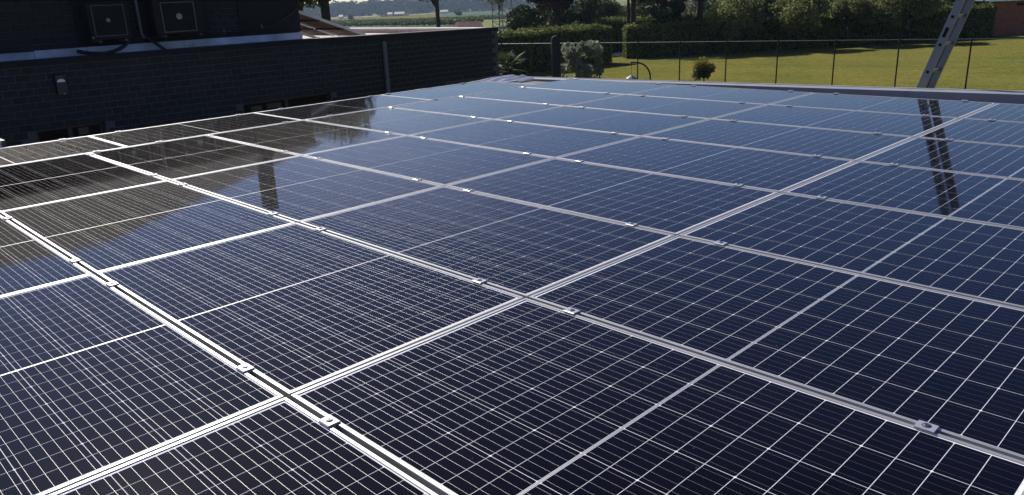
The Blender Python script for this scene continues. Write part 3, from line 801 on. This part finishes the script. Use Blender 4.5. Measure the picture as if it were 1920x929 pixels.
# lollipop bush
p = hitz(1319, 156, -3.05)
t = thing('standard_bush', 'small round bush on a short stem with yellow tips on the lawn', 'bush', G(p.x, p.y))
mb = MB(); mb.tube([(0,0,-.1),(.02,0,.28),(0,.02,.5)], .03, 7); mb.build('stem', M['bark'], t)
P, d = clump_points(rng.normal(0,1,(26,3))*[.20,.20,.15]+[0,0,.72], rng.uniform(.20,.30,26), 5000)
q_ = P[:,2] > .84+rng.normal(0,.08,len(P)); quads('foliage', rnd_quads(P[~q_], .05, .2, d[~q_]), M['leaf_dark'], t); tp = quads('tips', rnd_quads(P[q_]*[1.08,1.08,1.05], .055, .2, d[q_]), M['leaf_yellow'], t); tp['kind'] = 'stuff'
# fan palm behind the building corner
p = atd(948, 128, 20.5)
t = thing('fan_palm', 'fan palm with narrow green leaves at the end of the brick wall', 'palm', G(p.x, p.y))
mb = MB(); zc = 1.14 - (114-(-7))/FPX*20.5 - ground_z(p.x, p.y); mb.tube([(0,0,-.1),(0,0,zc-.2)], [.11,.09], 9); mb.build('trunk', M['bark'], t)
for k in range(24):
    az = rng.uniform(0, 2*PI); el = rng.uniform(-.35, 1.35); L_ = rng.uniform(.42,.62); mb = MB()
    d = Vector((math.cos(az)*math.cos(el), math.sin(az)*math.cos(el), math.sin(el))); s = d.cross(Vector((0,0,1))).normalized(); n_ = s.cross(d)
    st = Vector((0,0,zc-.15)); hub = st + d*L_*.55; mb.tube([st, hub], [.009,.006], 4)
    for q in range(13):
        a = -1.25 + 2.5*q/12; dd = (d*math.cos(a) + s*math.sin(a)).normalized(); w2 = dd.cross(n_).normalized()*.016; ln = L_*.75*(1-.25*abs(a)); mid = hub+dd*ln*.5+n_*.01; tip = hub + dd*ln - Vector((0,0,.05))
        mb.add([hub, mid-w2, tip, mid+w2, mid+n_*.006], [(0,1,4),(0,4,3),(1,2,4),(4,2,3)])
    mb.build('frond', M['leaf_palm'], t)
shr = atd(936, 140, 17.5); shrub('low leafy plant at the foot of the building corner below the palm', G(shr.x, shr.y), 1.1, 2.6, 'leaf_mid', 2200, .09, 'leafy_plant')
# dark slab post
p = atd(1044, 150, 22.0); g = G(p.x, p.y); topz = 1.14 - (61+11)/FPX*22 - .02
t = thing('stone_post', 'tall dark slate post with rounded top standing before the fence', 'post', g)
mb = MB(); hh = topz - g.z; w_ = .115; pr = []
for k in range(9): a = PI*k/8; pr.append((w_*math.cos(a), hh-.07+.07*math.sin(a)))
pr = [(w_+.02,-.2)] + pr + [(-w_-.02,-.2)]
dx = Vector((CR.x, CR.y, 0)).normalized(); dy = Vector((-dx.y, dx.x, 0)); V = []
for s in (-1, 1):
    for (a, z) in pr: jit = .006*math.sin(z*9+a*20); V.append(dx*(a+jit) + dy*(.055*s) + Vector((0,0,z)))
n = len(pr); mb.add(V, [tuple(range(n))[::-1] if False else tuple(range(n)), tuple(range(2*n-1,n-1,-1))] + [(k, n+k, n+(k+1)%n, (k+1)%n) for k in range(n)])
mb.build('slab', M['slab'], t)
mb = MB(); mb.tube([dx*(-w_-.012) + Vector((0,0,z)) + dx*.008*math.sin(z*6) - dx*(.02 if z < .1 else 0) - dy*.03 for z in np.linspace(0, hh-.08, 14)], .013, 6); mb.build('sun_edge_strip', M['trim'], t)  # pale tube painted in for the sun on the left edge
# crook with hanging lantern
D = 26.0; pb = atd(1219, 152, D); g = G(pb.x, pb.y)
t = thing('garden_crook', 'curved black garden crook with a lantern hanging on a chain', 'crook', g)
u0 = atd(1219, 140, D); zt = atd(1190, 117, D)
sc = D/FPX; ht = zt.z - g.z; dx = Vector((CR.x,CR.y,0)).normalized(); r = 27*sc
pts = [Vector((0,0,-.1)), Vector((0,0,ht-r))] + [dx*(-r+r*math.cos(a)) + Vector((0,0,ht-r+r*math.sin(a))) for a in np.linspace(.1, PI/2, 9)] + [dx*(-r-10*sc) + Vector((0,0,ht+.01))]
mb = MB(); mb.tube(pts, .026, 8); mb.build('pole', M['fence'], t)
mb = MB(); top_ = dx*(-r-8*sc) + Vector((0,0,ht)); 
for k in range(12): mb.tube([top_ - Vector((0,0,.032*k)), top_ - Vector((0,0,.032*k+.024))], .009, 5)
mb.build('chain', M['fence'], t)
c = top_ - Vector((0,0,.50)); mb = MB()
for s, (r0, z0, r1, z1) in enumerate(((.02,.10,.20,.0),(.20,0,.16,-.10),(.16,-.10,.10,-.20))): mb.tube([c+Vector((0,0,z0)), c+Vector((0,0,z1))], [r0,r1], 8, True, False)
mb.build('lantern', M['pipe'], t)

# tufts of longer grass at the foot of the fence and scattered over the lawn
n = 9000; u = rng.uniform(0, 1, n)*Lf; P = np.array(A + O0)[None] + np.array(FD)[None]*u[:,None]; P[:,1] += rng.normal(0,.10,n)
P[:,2] = [ground_z(x, y) for x, y in P[:,:2]]
hgt = rng.uniform(.05,.22,n)*(.6+.8*(np.sin(u*2.1)>.2)); a = rng.uniform(0,PI,n); dx_ = np.stack([np.cos(a),np.sin(a),np.zeros(n)],1)*.010
tip = P + np.stack([rng.normal(0,.04,n), rng.normal(0,.04,n), hgt],1)
tag(quads('grass_tufts', np.stack([P-dx_, P+dx_, tip],1), M['leaf_mid']), 'longer grass tufts growing along the foot of the fence', 'grass', kind='stuff')
# ------------------------------------------------------------------ trees
def T(u, v, D, label, ctop, cbot, cr, mat, nleaf=9000, ls=.13, tr=.15, **k):
    """u, D: where the trunk stands; ctop/cbot: picture rows of crown top and bottom; cr: crown radius in m"""
    p = atd(u, v, D); g = G(p.x, p.y)
    zt = atd(u, ctop, D).z; zb = atd(u, cbot, D).z; cz = (zt+zb)/2 - g.z; sq = (zt-zb)/2/cr
    return tree(label, g, cz, cz, cr, mat, nleaf, ls, tr, squash=sq, **k)
T(612, 35, 31, 'forked tree rising behind the tilted panels on the lower roof', -150, 1, 2.3, 'leaf_dark', 7000, .11, .20, limbs=5)
p = atd(566, 8, 27); tr_ = None
T(560, 30, 27, 'dark leafy tree at the corner of the upper brick storey', -120, 14, 1.0, 'leaf_dark', 5000, .11, .10)
T(822, 50, 62, 'slim young tree with forked trunk beside the orchard fields', -95, 7, 2.3, 'leaf_dark', 5000, .17, .17, limbs=9)
T(1187, 42, 60, 'tall tree with two dark trunks behind the path gap', -130, 8, 3.1, 'leaf_purple', 5200, .15, .20)
T(1178, 42, 61.2, 'slim trunked tree leaning beside the two trunk tree', -120, -8, 2.0, 'leaf_dark', 2600, .15, .12)
T(1312, 35, 60, 'single dark trunked tree behind the long hedge', -110, -3, 2.6, 'leaf_dark', 4500, .16, .26)
T(1042, 40, 66, 'purple leaved tree behind the shorter hedge', -70, 26, 2.7, 'leaf_purple', 8000, .16, .16)
BUSH = [(985,66,4.0,14,52,1.95,'leaf_dark','dark rounded bush between lattice mast and purple tree'),
        (1018,72,4.2,4,60,1.6,'leaf_mid','grey green bush just left of the purple tree'),
        (1078,70,4.2,-6,56,2.6,'leaf_dark','dark bush just right of the purple tree'),
        (1118,76,4.2,-6,55,2.2,'leaf_mid','mid green bush left of the two trunk tree'),
        (1152,82,4.2,2,50,2.2,'leaf_olive','lighter bush directly behind the two trunk tree'),
        (1212,74,4.2,-12,46,2.3,'leaf_mid','leafy bush right of the two trunk tree'),
        (1246,62,4.2,-22,42,1.5,'leaf_dark','narrow dark evergreen left of the red roof'),
        (1296,105,4.2,-18,26,2.4,'leaf_grey','pale willow between the red roof and single trunk'),
        (1338,80,4.2,-16,32,2.2,'leaf_dark','dark bush right of the single dark trunk')]
for (u, D, _, ct, cb, cr, mt, lb) in BUSH: T(u, 40, D, lb, ct, cb+8, cr, mt, 5200, .17, .12, name='bush' if 'bush' in lb else 'tree', cat='bush' if 'bush' in lb else 'tree', nclump=34)
ORC = [(1378,54.5,-16,72,2.0,'leaf_olive','light olive tree drooping over the hedge, nearest the single trunk'),
       (1432,61,-22,52,2.2,'leaf_dark','dark tree in the shade between two olive trees'),
       (1500,54,-14,58,2.1,'leaf_olive','sunlit olive tree spreading over the middle of the hedge'),
       (1548,60,-30,40,2.2,'leaf_mid','taller green tree behind the middle of the hedge'),
       (1592,54.5,-10,36,1.6,'leaf_olive','small light tree between the middle tree and the drooping one'),
       (1648,54,-20,62,1.7,'leaf_olive','slender tree with leaves hanging low before the hedge'),
       (1706,54.5,-26,30,2.1,'leaf_olive','broad sunlit tree left of the ladder'),
       (1762,60,-30,46,2.3,'leaf_mid','leafy tree right behind the ladder'),
       (1816,64,-34,64,2.3,'leaf_dark','dark evergreen between the ladder and the shed')]
for (u, D, ct, cb, cr, mt, lb) in ORC: T(u, 40, D, lb, ct, cb, cr*1.05, mt, 6500, .12, .08, nclump=40)
# dark wood behind the hedge
def mass(name, label, pts, rads, n, ls, mat, core=True):
    P, d = clump_points(np.array(pts), np.array(rads), n)
    return tag(quads(name, rnd_quads(P, ls, .3, d), M[mat]), label, 'wood', kind='stuff')
pts = []; rads = []
for k in range(190):
    u = rng.uniform(1330, 2050); D = rng.uniform(67, 80); p = atd(u, 30, D); z = ground_z(p.x, p.y) + rng.uniform(.2, 2.4); pts.append((p.x, p.y, z)); rads.append(rng.uniform(.9, 1.4))
mass('dark_wood', 'dense dark wood filling the view behind the garden trees', pts, rads, 30000, .38, 'leaf_dark')

# ------------------------------------------------------------------ shed
ps = atd(1853, 78, 58.0); gs = G(ps.x, ps.y)
sx = Vector((CR.x, CR.y, 0)).normalized(); sy = Vector((-sx.y, sx.x, 0)); ang = math.atan2(sx.y, sx.x)
t = thing('garden_shed', 'red brown wooden shed with green grey shingle roof at the lawn edge', 'shed', gs, ang)
mb = MB(); mb.box(.1, 6.0, .05, 4, -.3, 2.48); mb.build('wall', M['core'], t)
for k in range(13):
    mb = MB(); z = -.1 + k*.2; 
    if 2.0 < z+.1 < 2.35: segs_ = [(.12, 1.72), (2.7, 5.98)]
    else: segs_ = [(.12, 5.98)]
    for a, b in segs_: mb.box(a, b, .02, .048, z, z+.190)
    mb.build('board', M['shed'], t)
mb = MB(); mb.box(-.02, .10, -.02, .12, -.3, 2.48); mb.build('corner_post', M['bark'], t)
mb = MB(); mb.box(1.74, 2.68, .03, .046, 2.02, 2.30); mb.build('window', M['glass'], t)
for r in range(5):
    mb = MB()
    for k in range(22): mb.obox((-.35+.30*k+(.15 if r%2 else 0), -.25+.33*r, 2.52+.14*r+.012*(k%2)), (.146,0,0), (0,.19,.075), (0,-.008,.02))
    mb.build('shingle_course', M['shedroof'], t)
mb = MB(); mb.add([(-.4,-.3,2.485),(6.4,-.3,2.485),(6.4,1.9,3.33),(-.4,1.9,3.33),(6.4,4.2,2.485),(-.4,4.2,2.485)], [(0,1,2,3),(3,2,4,5),(0,3,5),(1,4,2),(0,5,4,1)]); mb.build('roof', M['shedroof'], t)

# ------------------------------------------------------------------ far houses, mast, orchard, woods
def house(u, v, D, w_, dp, h, rh, label, wall, roofm, rz=0):
    p = atd(u, v, D); g = G(p.x, p.y); t = thing('house', label, 'house', g, ang + rz)
    mb = MB(); mb.box(-w_/2, w_/2, 0, dp, -1, h); mb.build('wall', M[wall], t)
    mb = MB(); o_ = .4; mb.add([(-w_/2-o_,-o_,h),(w_/2+o_,-o_,h),(w_/2+o_,dp+o_,h),(-w_/2-o_,dp+o_,h),(-w_/2-o_,dp/2,h+rh),(w_/2+o_,dp/2,h+rh)], [(0,1,5,4),(2,3,4,5),(0,4,3),(1,2,5),(3,2,1,0)]); mb.build('roof', M[roofm], t)
    for k in range(max(1,int(w_/3))):
        x = -w_/2 + 1.2 + k*2.8; mb = MB(); mb.box(x, x+1.0, -.03, -.002, h*.35, h*.75); mb.build('window', M['glass'], t)
    return t
def house_at(u, vtop, D, w_, dp, h, rh, label, wall, roofm, rz=0):
    # set the storey height so that the roof ridge reaches the picture row vtop
    p = atd(u, vtop, D); g = G(p.x, p.y); H = min(max(1.5, p.z - g.z), 2.6 + rh); return house(u, vtop, D, w_, dp, H - rh, rh, label, wall, roofm, rz)
house_at(884, 41, 150, 4.2, 5, 2, 1.7, 'low house with faded red roof beyond the brick building end', 'cream', 'dullred', .3)
house_at(1270, -4, 150, 6.0, 6, 3, 2.6, 'house with bright red roof between evergreen and willow', 'cream', 'redroof', -.2)
house_at(1302, 18, 175, 6.5, 6, 2, 2.0, 'low outbuilding with dull pink roof left of the single trunk', 'cream', 'redroof', .1)
for (u, v, D, w_, lb) in ((748,20.8,900,11,'wide white farmhouse before the far wood'),(730,21,930,5,'tiny white house left of the wide farmhouse'),(638,28.3,900,4,'tiny white house furthest toward the brick corner'),(832,17.2,960,9,'pale pink farmhouse behind the slim young tree')):
    house_at(u, v, D, w_, 8, 3, 2.2, lb, 'capping', 'cream')
# lattice mast
p = atd(943, 50, 118); g = G(p.x, p.y); t = thing('lattice_mast', 'grey steel lattice mast rising beyond the end of the brick building', 'mast', g)
hw0, hw1, Hm = 1.15, .75, 16
cor = [(-1,-1),(1,-1),(1,1),(-1,1)]
for (a, b) in cor:
    mb = MB(); mb.beam((a*hw0,b*hw0,-.3),(a*hw1,b*hw1,Hm),.10,.10,(0,1,0)); mb.build('leg', M['galv'], t)
mb = MB(); nb = 20
for k in range(nb):
    z0, z1 = Hm*k/nb, Hm*(k+1)/nb; w0 = hw0+(hw1-hw0)*k/nb; w1 = hw0+(hw1-hw0)*(k+1)/nb
    for i in range(4):
        a, b = cor[i], cor[(i+1)%4]
        for (P1, P2) in (((a[0]*w0,a[1]*w0,z0),(b[0]*w1,b[1]*w1,z1)), ((b[0]*w0,b[1]*w0,z0),(a[0]*w1,a[1]*w1,z1)), ((a[0]*w1,a[1]*w1,z1),(b[0]*w1,b[1]*w1,z1))): mb.beam(P1, P2, .05, .05, (.3,.5,1))
mb.build('bracing', M['galv'], t)
T(936, 30, 105, 'thin sparse tree in front of the lattice mast', -60, 26, 2.2, 'leaf_mid', 1100, .2, .07)
# orchard rows
pts = []; rads = []
for (v0, v1, u0, u1, n) in ((45,42,600,905,260),(49,46,600,905,320),(53,50,600,880,260),(33,31,715,765,60),(30.5,29.5,720,768,50),(38,37,900,1000,90),(40,39.5,860,1000,90)):
    for k in range(n):
        f = k/n; u = u0+(u1-u0)*f + rng.uniform(-.5,.5); g = hitg(u, v0+(v1-v0)*f); pts.append((g.x, g.y, g.z+1.2)); rads.append(rng.uniform(.5,1.0))
P, d = clump_points(np.array(pts), np.array(rads), 26000)
tag(quads('orchard', rnd_quads(P, .40, .2, d), M['leaf_mid']), 'rows of orchard trees across the fields', 'orchard', kind='stuff')
for (u, v, r_, lb) in ((659,39.5,2.2,'lone dark bush in the field nearest the forked tree'),(860,31,2.6,'lone tree standing in the blue green crop field')):
    g = hitg(u, v); tree(lb, g, 2.2, 2.2, r_, 'leaf_dark', 900, .5, .2, cat='tree')
# far woods in two ridges
def ridge(name, label, ranges, n, ls, mat='leaf_far'):
    pts = []; rads = []
    for (u0, u1, D0, D1, h0, h1, cnt) in ranges:
        for k in range(cnt):
            f = rng.uniform(0,1); u = u0+(u1-u0)*f; D = rng.uniform(D0, D1); p = atd(u, 20, D); gz_ = ground_z(p.x, p.y)
            h = h0+(h1-h0)*f + 2.5*math.sin(u*.11)+1.5*math.sin(u*.37+1); h *= rng.uniform(.75, 1.05); z = rng.uniform(.15, 1)*h; pts.append((p.x, p.y, gz_+z)); rads.append(rng.uniform(3.5, 7))
    return mass(name, label, pts, rads, n, ls, mat)
ridge('far_wood', 'hazy blue green wood closing the far side of the fields', [(380,760,1080,1160,14,19,700),(760,1120,1080,1180,19,26,700)], 60000, 2.0)
ridge('far_ridge', 'paler wooded ridge behind the far wood', [(500,1120,1500,1600,16,30,600)], 26000, 3.6)

# ------------------------------------------------------------------ haze
mb = MB(); mb.box(-1700, 60, -400, 1900, -24, 26)
hz = mb.build('haze', bpy.data.materials.new('haze_air')); hm = hz.data.materials[0]; hm.use_nodes = True; ht_ = hm.node_tree
for n_ in list(ht_.nodes):
    if n_.type == 'BSDF_PRINCIPLED': ht_.nodes.remove(n_)
pv = ht_.nodes.new('ShaderNodeVolumePrincipled'); pv.inputs['Color'].default_value = (.58,.76,1.0,1); pv.inputs['Density'].default_value = .00014; pv.inputs['Anisotropy'].default_value = .3
ht_.links.new(pv.outputs[0], [n_ for n_ in ht_.nodes if n_.type == 'OUTPUT_MATERIAL'][0].inputs['Volume'])
tag(hz, 'pale blue haze lying over the fields', 'haze', kind='stuff')
